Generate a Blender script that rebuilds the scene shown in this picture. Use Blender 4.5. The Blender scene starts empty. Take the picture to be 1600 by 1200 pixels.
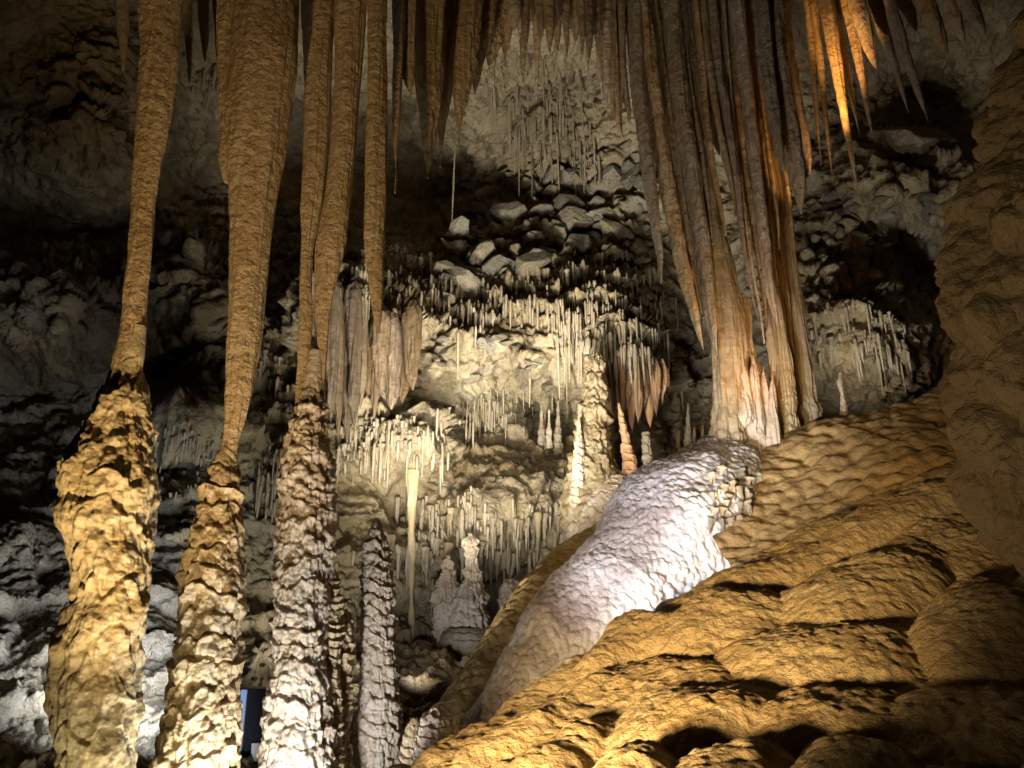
import bpy, math, random
import numpy as np
from mathutils import Vector

# ------------------------------------------------------------------ camera, world, exposure
scene = bpy.context.scene
C = scene.collection
F = 1200.0
PITCH = math.radians(18)
CZ = 1.6
cam_d = bpy.data.cameras.new('camera')
cam = bpy.data.objects.new('camera', cam_d); C.objects.link(cam)
cam.location = (0, 0, CZ)
cam.rotation_euler = (math.radians(90) + PITCH, 0, 0)
cam_d.sensor_fit = 'HORIZONTAL'; cam_d.sensor_width = 36.0; cam_d.lens = 36.0 * F / 1600.0
cam_d.clip_start = 0.05; cam_d.clip_end = 200
scene.camera = cam

w = bpy.data.worlds.new('World'); scene.world = w; w.use_nodes = True
nt = w.node_tree; nt.nodes.clear()
sky = nt.nodes.new('ShaderNodeTexSky'); sky.sky_type = 'NISHITA'; sky.sun_disc = False
sky.sun_elevation = math.radians(2); sky.sun_rotation = math.radians(180)
bg = nt.nodes.new('ShaderNodeBackground'); bg.inputs['Strength'].default_value = 0.0012
wo = nt.nodes.new('ShaderNodeOutputWorld')
nt.links.new(sky.outputs[0], bg.inputs[0]); nt.links.new(bg.outputs[0], wo.inputs[0])

scene.view_settings.view_transform = 'Standard'; scene.view_settings.look = 'None'
scene.view_settings.gamma = 1; scene.view_settings.exposure = 0.0
try:
    scene.cycles.max_bounces = 4; scene.cycles.diffuse_bounces = 3; scene.cycles.glossy_bounces = 2
    scene.cycles.use_denoising = True; scene.cycles.caustics_reflective = False
    scene.cycles.sample_clamp_indirect = 4
except Exception:
    pass

SP, CP = math.sin(PITCH), math.cos(PITCH)

def P(px, py, Y):
    """the point seen at photograph pixel (px, py) that stands Y metres in front of the viewer"""
    px = np.asarray(px, float); py = np.asarray(py, float); Y = np.asarray(Y, float)
    x = (px - 800) / F; y = -(py - 600) / F
    dy = CP - y * SP; dz = SP + y * CP
    s = Y / dy
    return np.stack(np.broadcast_arrays(x * s, Y, CZ + dz * s), -1)

def depth(py, Y):
    y = -(np.asarray(py, float) - 600) / F
    return np.asarray(Y, float) / (CP - y * SP)

def m_per_px(py, Y): return depth(py, Y) / F

def to_px(p):
    q = p - np.array([0, 0, CZ])
    d = q[..., 1] * CP + q[..., 2] * SP
    u = -q[..., 1] * SP + q[..., 2] * CP
    d = np.maximum(d, 0.05)
    return 800 + F * q[..., 0] / d, 600 - F * u / d

# ------------------------------------------------------------------ lamps of the show cave, and added fill lights
def mat_plain(name, col, rough=.5, metal=0, emit=None, es=0):
    m = bpy.data.materials.new(name); m.use_nodes = True
    n = m.node_tree.nodes; b = n['Principled BSDF']
    b.inputs['Base Color'].default_value = (*col, 1); b.inputs['Roughness'].default_value = rough
    b.inputs['Metallic'].default_value = metal
    if emit:
        b.inputs['Emission Color'].default_value = (*emit, 1); b.inputs['Emission Strength'].default_value = es
    t = n.new('ShaderNodeTexNoise'); t.inputs['Scale'].default_value = 40
    bp = n.new('ShaderNodeBump'); bp.inputs['Strength'].default_value = .08
    m.node_tree.links.new(t.outputs[0], bp.inputs['Height']); m.node_tree.links.new(bp.outputs[0], b.inputs['Normal'])
    return m

LAMPS = []
def lamp(name, loc, aim, color, watts, size_deg=120, blend=.8, radius=.04):
    l = bpy.data.lights.new(name, 'SPOT'); l.energy = watts; l.color = color
    l.spot_size = math.radians(size_deg); l.spot_blend = blend; l.shadow_soft_size = radius
    o = bpy.data.objects.new(name, l); C.objects.link(o)
    o.location = loc
    o.rotation_euler = (Vector(aim) - Vector(loc)).to_track_quat('-Z', 'Y').to_euler()
    LAMPS.append((o, loc, aim, color))
    return o

WARM = (1.0, .72, .38); COOL = (.88, .92, 1.0); NEUT = (1.0, .95, .84); ORNG = (1.0, .50, .14); YEL = (1.0, .86, .56)
#LIGHTS
lamp('floodlight_amber', (-1.6, 2.7, .2), P(430, 180, 4.7), WARM, 680, 66, 1.0, .06)
lamp('floodlight_amber', (-1.0, .8, 1.15), P(985, 1090, 3.5), WARM, 1800, 44, 1.0, .14)
lamp('floodlight_amber', (-.6, 1.2, 1.3), P(1560, 500, 2.7), (1, .78, .5), 70, 60, .9, .05)
lamp('floodlight_amber', (-.35, 3.2, .6), P(690, 90, 6.4), WARM, 420, 40, 1.0, .06)
lamp('floodlight_yellow', P(60, 1500, 3.4), P(170, 800, 4.2), YEL, 36, 120, .9, .16)
lamp('floodlight_yellow', P(250, 1500, 4.1), P(320, 900, 4.8), YEL, 50, 120, .9, .12)
lamp('floodlight_white', P(398, 1440, 4.2), P(450, 950, 5.2), COOL, 170, 130, .9, .10)
lamp('floodlight_white', P(560, 1090, 3.6), P(1150, 740, 7.2), (.78, .83, 1.0), 1120, 38, 1.0, .12)
lamp('floodlight_white', P(240, 1110, 5.3), P(50, 980, 7.2), (.66, .77, 1.0), 560, 84, 1.0, .3)
lamp('spot_pale', P(650, 1040, 6.0), P(800, 325, 12.5), NEUT, 3300, 68, 1.0, .25)
lamp('spot_pale', P(770, 760, 6.5), P(780, 480, 11), NEUT, 480, 110, 1.0, .5)  # added soft fill light, lifts the shadows at the centre back
lamp('floodlight_white', P(640, 1060, 7.0), P(740, 900, 9), COOL, 70, 80, 1.0, .1)
lamp('spot_pale', P(830, 600, 8.8), P(760, 400, 11.4), NEUT, 320, 120, 1.0, .2)  # added in mid-air to brighten the tan wall that the ledge shades
lamp('spot_pale', P(1010, 840, 8.6), P(930, 480, 11.5), NEUT, 130, 100, .9, .2)
lamp('spot_pale', P(540, 1100, 6.6), P(420, 760, 9.5), NEUT, 290, 80, .9, .2)
lamp('spot_pale', P(1120, 840, 5.5), P(1160, 420, 7.4), NEUT, 250, 80, .9, .08)
lamp('spot_pale', P(1330, 660, 7.4), P(1370, 400, 9.4), NEUT, 650, 80, .9, .15)
lamp('floodlight_orange', P(1300, 330, 6.3), P(1314, 95, 7.0), ORNG, 1500, 19, 1.0)
lamp('floodlight_orange', P(1215, 590, 6.3), P(1130, 500, 7.3), ORNG, 55, 115, 1.0, .1)
lamp('floodlight_orange', P(1275, 330, 6.9), P(1232, 215, 7.3), ORNG, 60, 70, .9)
#ENDLIGHTS

# ------------------------------------------------------------------ noise
_rng = np.random.RandomState(7)
_G = _rng.normal(size=(256, 3)); _G /= np.linalg.norm(_G, axis=1)[:, None]
_R = _rng.rand(4096, 3)

def _hash(i, j, k, seed=0):
    h = (i.astype(np.uint32) * np.uint32(374761393) + j.astype(np.uint32) * np.uint32(668265263)
         + k.astype(np.uint32) * np.uint32(2246822519) + np.uint32((seed * 3266489917) & 0xffffffff))
    h ^= h >> np.uint32(15); h *= np.uint32(2246822519); h ^= h >> np.uint32(13)
    h *= np.uint32(3266489917); h ^= h >> np.uint32(16)
    return h

def _flat(p):
    p = np.asarray(p, float); return p.reshape(-1, 3), p.shape[:-1]

def perlin(p, seed=0):
    q, sh = _flat(p)
    f0 = np.floor(q); f = q - f0; i = f0.astype(np.int64)
    u = f * f * f * (f * (f * 6 - 15) + 10)
    out = 0
    for a in (0, 1):
        wa = u[:, 0] if a else 1 - u[:, 0]
        for b in (0, 1):
            wb = u[:, 1] if b else 1 - u[:, 1]
            for c in (0, 1):
                wc = u[:, 2] if c else 1 - u[:, 2]
                g = _G[_hash(i[:, 0] + a, i[:, 1] + b, i[:, 2] + c, seed) & np.uint32(255)]
                out = out + wa * wb * wc * (g[:, 0] * (f[:, 0] - a) + g[:, 1] * (f[:, 1] - b) + g[:, 2] * (f[:, 2] - c))
    return (out * 1.5).reshape(sh)

def fbm(p, octv=4, seed=0, gain=.5, ridged=False):
    s = 0; a = 1; t = 0; q = np.asarray(p, float)
    for k in range(octv):
        n = perlin(q, seed + k)
        if ridged: n = 1 - 2 * np.abs(n)
        s = s + a * n; t += a; a *= gain; q = q * 2.03 + 7.1
    return s / t

def worley(p, seed=0):
    """F1, F2, id in 0..1, vector from the nearest feature point"""
    q, sh = _flat(p)
    i = np.floor(q).astype(np.int64)
    n = len(q); f1 = np.full(n, 9.); f2 = np.full(n, 9.); idh = np.zeros(n, np.uint32); vec = np.zeros((n, 3))
    for a in (-1, 0, 1):
        for b in (-1, 0, 1):
            for c in (-1, 0, 1):
                h = _hash(i[:, 0] + a, i[:, 1] + b, i[:, 2] + c, seed)
                v = q - (i + [a, b, c] + _R[h & np.uint32(4095)])
                d = (v * v).sum(1)
                m = d < f1
                f2 = np.where(m, f1, np.minimum(f2, d))
                f1 = np.where(m, d, f1); idh = np.where(m, h, idh); vec[m] = v[m]
    return (np.sqrt(f1).reshape(sh), np.sqrt(f2).reshape(sh), idh.reshape(sh), vec.reshape(sh + (3,)))

def rnd(idh, k=0): return _R[(idh >> np.uint32(5 + k)) & np.uint32(4095)][..., k % 3]

def sstep(a, b, x):
    t = np.clip((x - a) / (b - a), 0, 1); return t * t * (3 - 2 * t)

def blobs(px, py, lst):
    m = np.zeros(np.broadcast(px, py).shape)
    for cx, cy, rx, ry in lst:
        m = np.maximum(m, np.exp(-(((px - cx) / rx) ** 2 + ((py - cy) / ry) ** 2) ** 1.5))
    return m

class TPS:
    def __init__(self, pts, vals, lam=1e-3, scale=1.0):
        self.s = scale
        X = np.asarray(pts, float) / scale; v = np.asarray(vals, float); n = len(X); self.X = X
        K = self._k(((X[:, None] - X[None]) ** 2).sum(-1)) + lam * np.eye(n)
        Q = np.c_[np.ones(n), X]
        A = np.zeros((n + 3, n + 3)); A[:n, :n] = K; A[:n, n:] = Q; A[n:, :n] = Q.T
        self.c = np.linalg.solve(A, np.r_[v, 0, 0, 0])
    @staticmethod
    def _k(r2): return .5 * r2 * np.log(np.maximum(r2, 1e-12))
    def __call__(self, a, b):
        a = np.asarray(a, float) / self.s; b = np.asarray(b, float) / self.s
        o = self.c[-3] + self.c[-2] * a + self.c[-1] * b
        for (x, y), c in zip(self.X, self.c): o = o + c * self._k((a - x) ** 2 + (b - y) ** 2)
        return o

# ------------------------------------------------------------------ mesh helpers
def tag(o, label=None, cat=None, group=None, kind=None):
    if label: o['label'] = label; o['kind'] = 'thing'
    if cat: o['category'] = cat
    if group: o['group'] = group
    if kind: o['kind'] = kind
    return o

def grid_mesh(name, V, wrap=False, tint=None, cap0=False, cap1=False):
    nv, nu = V.shape[:2]
    me = bpy.data.meshes.new(name)
    idx = np.arange(nv * nu).reshape(nv, nu)
    if wrap: idx = np.c_[idx, idx[:, :1]]
    q = np.stack([idx[:-1, :-1], idx[:-1, 1:], idx[1:, 1:], idx[1:, :-1]], -1).reshape(-1, 4)
    verts = V.reshape(-1, 3)
    faces = [q.reshape(-1)]; sizes = [np.full(len(q), 4)]
    if wrap:
        extra = []
        for flag, row, rev in ((cap0, 0, True), (cap1, nv - 1, False)):
            if flag:
                ci = len(verts) + len(extra); extra.append(V[row].mean(0))
                r = idx[row]
                t = np.stack([np.full(nu, ci), r[1:], r[:-1]] if rev else [np.full(nu, ci), r[:-1], r[1:]], -1)
                faces.append(t.reshape(-1)); sizes.append(np.full(nu, 3))
        if extra: verts = np.r_[verts, np.array(extra)]
    loops = np.concatenate(faces).astype(np.int32); sizes = np.concatenate(sizes).astype(np.int32)
    me.vertices.add(len(verts)); me.vertices.foreach_set('co', verts.astype(np.float32).ravel())
    me.loops.add(len(loops)); me.loops.foreach_set('vertex_index', loops)
    me.polygons.add(len(sizes))
    me.polygons.foreach_set('loop_start', np.r_[0, np.cumsum(sizes)[:-1]].astype(np.int32))
    me.polygons.foreach_set('use_smooth', np.ones(len(sizes), bool))
    me.update(calc_edges=True)
    if tint is not None:
        t = tint.reshape(-1, 3)
        if len(t) < len(verts): t = np.r_[t, np.repeat(t[-1:], len(verts) - len(t), 0)]
        a = me.color_attributes.new('tint', 'FLOAT_COLOR', 'POINT')
        a.data.foreach_set('color', np.c_[t, np.ones(len(t))].astype(np.float32).ravel())
    return me

def link(name, me, mat=None, parent=None, loc=None):
    if mat and not me.materials: me.materials.append(mat)
    o = bpy.data.objects.new(name, me); C.objects.link(o)
    if loc is not None: o.location = loc
    if parent: o.parent = parent
    return o

def empty(name, loc):
    o = bpy.data.objects.new(name, None); C.objects.link(o); o.location = loc; o.empty_display_size = .1
    return o

def grid_normals(V):
    du = np.gradient(V, axis=1); dv = np.gradient(V, axis=0)
    n = np.cross(du, dv); n /= np.maximum(np.linalg.norm(n, axis=-1, keepdims=True), 1e-9)
    return n

def cr(ctrl, n):
    """smooth curve through control rows, n samples evenly spread along its length"""
    c = np.asarray(ctrl, float)
    if len(c) == 2: c = np.array([c[0], (c[0] + c[1]) / 2, c[1]])
    seg = np.linalg.norm(np.diff(c[:, :3], axis=0), axis=1); t = np.r_[0, np.cumsum(seg)]
    s = np.linspace(0, t[-1], n)
    m = np.gradient(c, t, axis=0)
    # limit slopes for a monotone-looking curve
    k = np.clip(np.searchsorted(t, s, 'right') - 1, 0, len(t) - 2)
    h = (t[k + 1] - t[k])[:, None]; u = ((s - t[k])[:, None]) / h
    return ((2*u**3 - 3*u**2 + 1) * c[k] + (u**3 - 2*u**2 + u) * h * m[k] + (-2*u**3 + 3*u**2) * c[k+1] + (u**3 - u**2) * h * m[k+1])

def axis_px(rows, Y):
    """rows (px_left, px_right, py) -> (x, y, z, r), the outline read off the photograph at distance Y"""
    out = []
    for r in rows:
        l, rr, py = r[:3]; yy = Y + (r[3] if len(r) > 3 else 0)
        c = P((l + rr) / 2, py, yy); out.append([*c, (rr - l) / 2 * m_per_px(py, yy)])
    return np.array(out)

def tube(rows, nv, nu, disp=None, ell=1.0, rot=0.0, frame='h', seed=0, roundtip=True):
    """rows (x,y,z,r) -> vertex grid (nv,nu,3), theta, arc length. frame 'h': level rings; 't': rings square to the axis"""
    c = cr(rows, nv); ctr = c[:, :3]; r = np.maximum(c[:, 3], .002)
    th = np.linspace(0, 2 * math.pi, nu, endpoint=False)
    if frame == 'h':
        ex = np.tile([math.cos(rot), math.sin(rot), 0], (nv, 1)); ey = np.tile([-math.sin(rot), math.cos(rot), 0], (nv, 1))
    else:
        t = np.gradient(ctr, axis=0); t /= np.linalg.norm(t, axis=1)[:, None]
        ref = np.array([0, 1., 0]); ex = np.cross(t, ref); ex /= np.linalg.norm(ex, axis=1)[:, None]
        ey = np.cross(ex, t)
    d = np.cos(th)[None, :, None] * ex[:, None] + ell * np.sin(th)[None, :, None] * ey[:, None]
    V = ctr[:, None] + r[:, None, None] * d
    s = np.r_[0, np.cumsum(np.linalg.norm(np.diff(ctr, axis=0), axis=1))]
    if disp is not None:
        dr = disp(V, th[None, :] + 0 * r[:, None], s[:, None] + 0 * th[None], r[:, None] + 0 * th[None])
        dr = dr - dr.mean() - .35 * dr.std()
        dn = d / np.linalg.norm(d, axis=-1, keepdims=True)
        V = V + dr[..., None] * dn
    return V

# ------------------------------------------------------------------ materials
def calcite(name, c1, c2, c3, scale=3.0, bump=.35, bscale=60, rough=.6, streak=.35, grain=.25, spec=.35, use_tint=False, pit=0.0, coat=0.0, dist=.012, vary=0.0):
    m = bpy.data.materials.new(name); m.use_nodes = True
    n = m.node_tree.nodes; L = m.node_tree.links; b = n['Principled BSDF']
    tc = n.new('ShaderNodeTexCoord')
    def noise(sc, det=5, ro=.6, stretch=None, off=0):
        mp = n.new('ShaderNodeMapping'); L.new(tc.outputs['Object'], mp.inputs[0])
        mp.inputs['Scale'].default_value = stretch or (1, 1, 1); mp.inputs['Location'].default_value = (off, off * .7, off * 1.3)
        t = n.new('ShaderNodeTexNoise'); t.inputs['Scale'].default_value = sc; t.inputs['Detail'].default_value = det
        t.inputs['Roughness'].default_value = ro
        L.new(mp.outputs[0], t.inputs['Vector']); return t.outputs['Fac']
    def ramp(fac, lo, hi):
        r = n.new('ShaderNodeMapRange'); r.inputs['From Min'].default_value = lo; r.inputs['From Max'].default_value = hi
        L.new(fac, r.inputs['Value']); return r.outputs[0]
    def mix(fac, a, bb, mode='MIX', f=None):
        x = n.new('ShaderNodeMix'); x.data_type = 'RGBA'; x.blend_type = mode
        if fac is not None: L.new(fac, x.inputs['Factor'])
        else: x.inputs['Factor'].default_value = f
        for v, s in ((a, x.inputs[6]), (bb, x.inputs[7])):
            if isinstance(v, tuple): s.default_value = (*v, 1)
            else: L.new(v, s)
        return x.outputs[2]
    def mul(a, k):
        x = n.new('ShaderNodeMath'); x.operation = 'MULTIPLY'; L.new(a, x.inputs[0]); x.inputs[1].default_value = k; return x.outputs[0]
    col = mix(ramp(noise(scale, 6, .65), .36, .64), c1, c2)
    col = mix(mul(ramp(noise(scale * 3.2, 4, .6, (1, 1, .18), 3.1), .48, .7), streak), col, c3)
    g = ramp(noise(bscale * .8, 3, .7, off=1.7), .3, .75)
    col = mix(mul(g, grain), col, tuple(v * .45 for v in c1))
    if use_tint:
        a = n.new('ShaderNodeVertexColor'); a.layer_name = 'tint'
        col = mix(None, col, a.outputs[0], 'MULTIPLY', 1.0)
    if vary:
        oi = n.new('ShaderNodeObjectInfo'); hs = n.new('ShaderNodeHueSaturation'); L.new(col, hs.inputs['Color'])
        mr = n.new('ShaderNodeMapRange'); L.new(oi.outputs['Random'], mr.inputs['Value']); mr.inputs['To Min'].default_value = 1 - vary; mr.inputs['To Max'].default_value = 1 + vary * .55; L.new(mr.outputs[0], hs.inputs['Value'])
        md = n.new('ShaderNodeMath'); md.operation = 'FRACT'; m2 = n.new('ShaderNodeMath'); m2.operation = 'MULTIPLY'; m2.inputs[1].default_value = 7.31; L.new(oi.outputs['Random'], m2.inputs[0]); L.new(m2.outputs[0], md.inputs[0])
        ms = n.new('ShaderNodeMapRange'); L.new(md.outputs[0], ms.inputs['Value']); ms.inputs['To Min'].default_value = .85; ms.inputs['To Max'].default_value = 1.3; L.new(ms.outputs[0], hs.inputs['Saturation'])
        col = hs.outputs[0]
    L.new(col, b.inputs['Base Color'])
    b.inputs['Roughness'].default_value = rough; b.inputs['Specular IOR Level'].default_value = spec
    if coat: b.inputs['Coat Weight'].default_value = coat; b.inputs['Coat Roughness'].default_value = .22
    rr = n.new('ShaderNodeMapRange'); L.new(noise(scale * 2, 4, .6, off=5), rr.inputs['Value'])
    rr.inputs['To Min'].default_value = rough - .18; rr.inputs['To Max'].default_value = rough + .15; L.new(rr.outputs[0], b.inputs['Roughness'])
    bp = n.new('ShaderNodeBump'); bp.inputs['Strength'].default_value = bump; bp.inputs['Distance'].default_value = dist
    L.new(noise(bscale, 5, .7, off=.4), bp.inputs['Height'])
    bp2 = n.new('ShaderNodeBump'); bp2.inputs['Strength'].default_value = bump * .9; bp2.inputs['Distance'].default_value = dist * 4
    L.new(noise(bscale * .22, 5, .6, off=9), bp2.inputs['Height']); L.new(bp.outputs[0], bp2.inputs['Normal'])
    L.new(bp2.outputs[0], b.inputs['Normal'])
    return m

M = {}
M['wall'] = calcite('cave_rock', (.36, .295, .185), (.195, .155, .095), (.42, .38, .30), 1.6, .9, 22, .58, .5, .45, .35, True, dist=.035)
M['amber'] = calcite('amber_calcite', (.54, .385, .20), (.44, .285, .125), (.60, .46, .27), 2.2, 1.0, 70, .7, .35, .3, .25)
M['cream'] = calcite('cream_calcite', (.58, .45, .25), (.42, .29, .14), (.64, .55, .38), 3.0, .7, 45, .42, .45, .35, .5)
M['yellow'] = calcite('yellow_calcite', (.57, .46, .25), (.41, .30, .15), (.64, .56, .37), 2.6, .5, 45, .5, .45, .25, .45)
M['pink'] = calcite('pale_calcite', (.62, .51, .40), (.46, .345, .21), (.66, .58, .46), 3.2, .7, 50, .40, .45, .35, .5)
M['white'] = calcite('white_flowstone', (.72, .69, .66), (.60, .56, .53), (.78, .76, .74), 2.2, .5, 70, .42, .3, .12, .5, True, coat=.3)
M['terrace'] = calcite('ochre_flowstone', (.52, .385, .195), (.40, .265, .11), (.58, .46, .27), 1.7, .9, 60, .72, .25, .35, .25)
M['slope'] = calcite('brown_flowstone', (.42, .285, .115), (.33, .205, .08), (.48, .34, .16), 2.0, .6, 50, .65, .2, .3, .3)
M['curtain'] = calcite('brown_curtain_calcite', (.52, .415, .28), (.40, .26, .14), (.60, .51, .37), 2.5, 1.0, 50, .6, .45, .35, .3, vary=.35)
M['drip'] = calcite('pale_dripstone', (.47, .39, .265), (.31, .235, .14), (.55, .49, .39), 3.0, .6, 60, .5, .45, .35, .4, vary=.38)
M['red'] = calcite('rusty_dripstone', (.46, .25, .11), (.55, .37, .21), (.36, .17, .07), 3.0, .5, 60, .6, .4, .25, .3)
M['boulder'] = calcite('grey_limestone', (.36, .31, .225), (.24, .20, .14), (.46, .42, .34), 2.0, .8, 25, .75, .2, .4, .2, dist=.03, vary=.35)
M['umber'] = calcite('umber_drapery', (.17, .115, .065), (.11, .075, .04), (.25, .19, .12), 3.0, .7, 50, .55, .5, .35, .3, vary=.35)
M['bluff'] = calcite('tan_flowstone_hanging', (.46, .35, .19), (.33, .235, .115), (.53, .42, .25), 3.0, 1.0, 60, .75, .2, .3, .2)

# ------------------------------------------------------------------ cave rock (setting)
WP = np.array([
(-400,-300,4.5),(0,-300,5),(400,-300,6),(800,-300,7.5),(1200,-300,6.5),(1600,-300,4.5),(2000,-300,4),
(-400,0,7),(0,0,8),(200,20,9),(330,60,9.5),(500,50,10.5),(700,20,10),(850,40,10.5),(1000,60,10.5),(1200,30,9.5),(1400,30,8.8),(1600,30,7.5),(2000,0,6),
(-350,200,8),(50,170,9),(120,210,8.6),(180,240,9),(290,130,10),
(60,330,11),(150,380,11.5),(-300,350,10),(300,300,12.5),
(40,440,9.5),(100,490,9.2),(200,420,10.5),(300,420,10.5),(320,500,10),(-350,480,8),
(60,620,11.5),(30,700,10.5),(270,600,11),(-350,650,9),(270,660,8.8),(330,640,9),(270,735,9.6),
(60,800,8.5),(150,850,8.2),(270,780,8.6),(260,900,7.8),(40,960,7),(50,1080,6.2),(260,1000,7),(-350,1000,5),(100,1200,5.6),(-350,1350,4),(250,1150,6.3),
(450,300,13),(450,420,12),(430,520,10.5),(420,600,10),(400,750,9.2),(400,900,8.6),(400,1020,7.8),(400,1150,7),
(850,130,12),(850,200,12.5),(800,300,13.5),(900,250,12.5),(760,180,12.5),(680,250,14.8),(680,330,15.2),(560,280,14),(600,350,13.4),
(760,345,12.9),(900,300,12.4),(980,260,12),(720,400,12),(850,420,11.6),(960,380,11.6),
(560,420,9.6),(620,440,10.6),(680,460,11.2),(800,480,11),(930,450,11),(1000,480,11),(780,540,10.3),(700,600,10),(850,560,10.3),(660,630,9.8),
(520,460,9.2),(590,490,9.3),(640,500,9.5),(600,570,10.2),(540,600,9.9),(560,640,9.5),(620,670,9.2),(660,690,9.2),(760,640,11),(720,680,11.3),(850,640,12.5),(860,600,11),(800,690,11),
(760,740,10.3),(680,760,9.8),(850,740,10.4),(760,790,9.6),(700,860,10),(800,880,10.2),(880,850,9.7),(640,880,9.6),
(640,1000,9.4),(760,1020,9.2),(700,1080,7.8),(640,1150,6.8),(800,1120,7),(850,950,9.8),(600,770,9.6),(540,780,9.2),(540,900,9),(560,1100,7.4),
(960,560,9.9),(1000,585,9.9),(980,640,10.6),(1050,560,11.5),(960,650,10.8),(1060,640,11.5),(1000,720,10.5),(960,800,9.8),(1100,750,10),(1000,900,9),(1100,1000,8),(1080,380,11.5),
(1280,400,9.6),(1350,480,9.3),(1300,560,9.4),(1390,560,9.6),(1250,330,10.3),(1200,600,10),(1450,450,11.5),(1430,600,11),(1400,370,11.5),(1550,450,10),(1320,630,9.8),
(1300,310,10),(1400,310,9.3),(1480,310,9.3),(1430,250,10),(1450,150,11),(1350,150,10.5),(1550,200,9.5),
(1300,800,9),(1500,800,8.5),(1300,1100,7),(1600,1100,6),(2000,1100,5),(2000,700,7),(2000,400,8),(800,1350,5.5),(400,1350,5),(1400,1350,5.5)], float)
wall_tps = TPS(WP[:, :2], WP[:, 2], lam=2e-3, scale=300.)
def wallY(px, py): return wall_tps(px, py)

GX = np.arange(-400, 2001, 3.0); GY = np.arange(-300, 1351, 3.0)
wpx, wpy = np.meshgrid(GX, GY)
WV = P(wpx, wpy, wallY(wpx, wpy))
Nw = -grid_normals(WV)
vd = WV - [0, 0, CZ]; vd /= np.linalg.norm(vd, axis=-1, keepdims=True)
Nw = np.where((Nw * vd).sum(-1, keepdims=True) > 0, -Nw, Nw)
Nw = Nw - .5 * vd; Nw /= np.linalg.norm(Nw, axis=-1, keepdims=True)

rub = blobs(wpx, wpy, [(850, 150, 110, 80), (130, 190, 150, 60), (840, 360, 170, 110), (980, 290, 90, 60), (1390, 300, 140, 60), (780, 560, 120, 60), (120, 470, 140, 70),
                       (760, 650, 90, 60), (330, 420, 120, 90), (1050, 560, 60, 80), (1330, 420, 90, 80)])
flu = blobs(wpx, wpy, [(760, 480, 330, 70), (760, 860, 190, 110), (960, 780, 90, 80), (580, 600, 110, 110), (540, 800, 80, 120), (450, 700, 90, 160), (850, 130, 150, 110),
                       (960, 500, 90, 90), (1330, 560, 90, 70), (270, 680, 70, 50), (420, 560, 80, 70), (660, 670, 60, 50)])
warp = np.stack([fbm(WV * .8, 3, 11 + k) for k in range(3)], -1) * .35
Q = WV + warp
dsp = .42 * fbm(WV * .55, 3, 3) + .16 * fbm(WV * 1.6, 4, 5, ridged=True)
def blocks(Q, sc, seed):
    f1, f2, idh, vec = worley(Q * sc, seed)
    nrm = np.stack([rnd(idh, 0), rnd(idh, 1), rnd(idh, 2)], -1) * 2 - 1
    return (.55 * (rnd(idh, 3) - .5) + .75 * (nrm * vec).sum(-1)) * sstep(0, .10, f2 - f1) - .30 * (1 - sstep(0, .16, f2 - f1))
st = Q * [1, 1, 1.6]
dsp += (.10 + .32 * rub) * blocks(st, 1.5, 21) + (.10 + .12 * rub) * blocks(st, 3.6, 22) * (1 - .5 * flu)
# tilted bedding
bed = (Q[..., 2] * 1.0 - Q[..., 0] * .22) / .55 + .6 * fbm(WV * .9, 2, 31)
bf = bed - np.floor(bed)
dsp += .13 * sstep(260, 420, wpy) * (1 - flu) * (sstep(0, .15, bf) * (1 - bf) - .4)
# drip fluting on the calcite-coated parts
fl = fbm(Q * [5.5, 5.5, .8], 3, 41, ridged=True)
drp = fbm(Q * [11, 11, 1.6], 2, 44, ridged=True)
tierp = Q[..., 2] / .6 + 1.4 * fbm(Q * [1.4, 1.4, .3], 3, 47) ; tf = tierp - np.floor(tierp)
tier = sstep(0, .08, tf) * (1 - tf) ** .8
dsp += flu * (.14 * fl * (.4 + tier) + .05 * drp + .20 * tier)
nich = blobs(wpx, wpy, [(850, 130, 160, 110)])
dsp += nich * (.34 * fbm(Q * 2.2, 4, 61, ridged=True) + .10 * fbm(Q * [7, 7, 1.5], 2, 63, ridged=True))
dsp += .06 * fbm(WV * 6, 4, 51, ridged=True) + .035 * fbm(WV * 15, 3, 55)
WV = WV + Nw * dsp[..., None]
def tint_mix(base, lst):
    t = np.broadcast_to(np.array(base, float), wpx.shape + (3,)).copy()
    for col, bl in lst:
        m = blobs(wpx, wpy, bl) * np.clip(.75 + .9 * fbm(WV * 1.2, 3, int(sum(col) * 91)), 0, 1)
        t = t * (1 - m[..., None]) + np.array(col) * m[..., None]
    return t
wt = tint_mix((1, .97, .9), [((1.0, .94, .78), [(760, 470, 260, 70), (450, 650, 130, 120), (560, 780, 90, 120), (1300, 480, 80, 100)]),
    ((.74, .72, .66), [(860, 160, 130, 120)]), ((1.15, 1.12, 1.05), [(900, 560, 90, 60), (700, 600, 110, 40), (1000, 560, 90, 60)]),
    ((.95, 1.0, .95), [(760, 640, 90, 50), (320, 800, 120, 160), (60, 780, 120, 60)]),
    ((.62, .52, .38), [(770, 735, 110, 40), (860, 720, 60, 40), (150, 540, 200, 70)]),
    ((1.15, .85, .5), [(720, 1070, 90, 60)]),
    ((1.35, 1.3, 1.3), [(40, 1000, 110, 130), (250, 980, 60, 130), (730, 900, 80, 70)]),
    ((1.2, .78, .5), [(980, 620, 60, 40)])])
cave = link('cave_wall', grid_mesh('cave_wall', WV, tint=wt), M['wall']); tag(cave, kind='structure')

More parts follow.
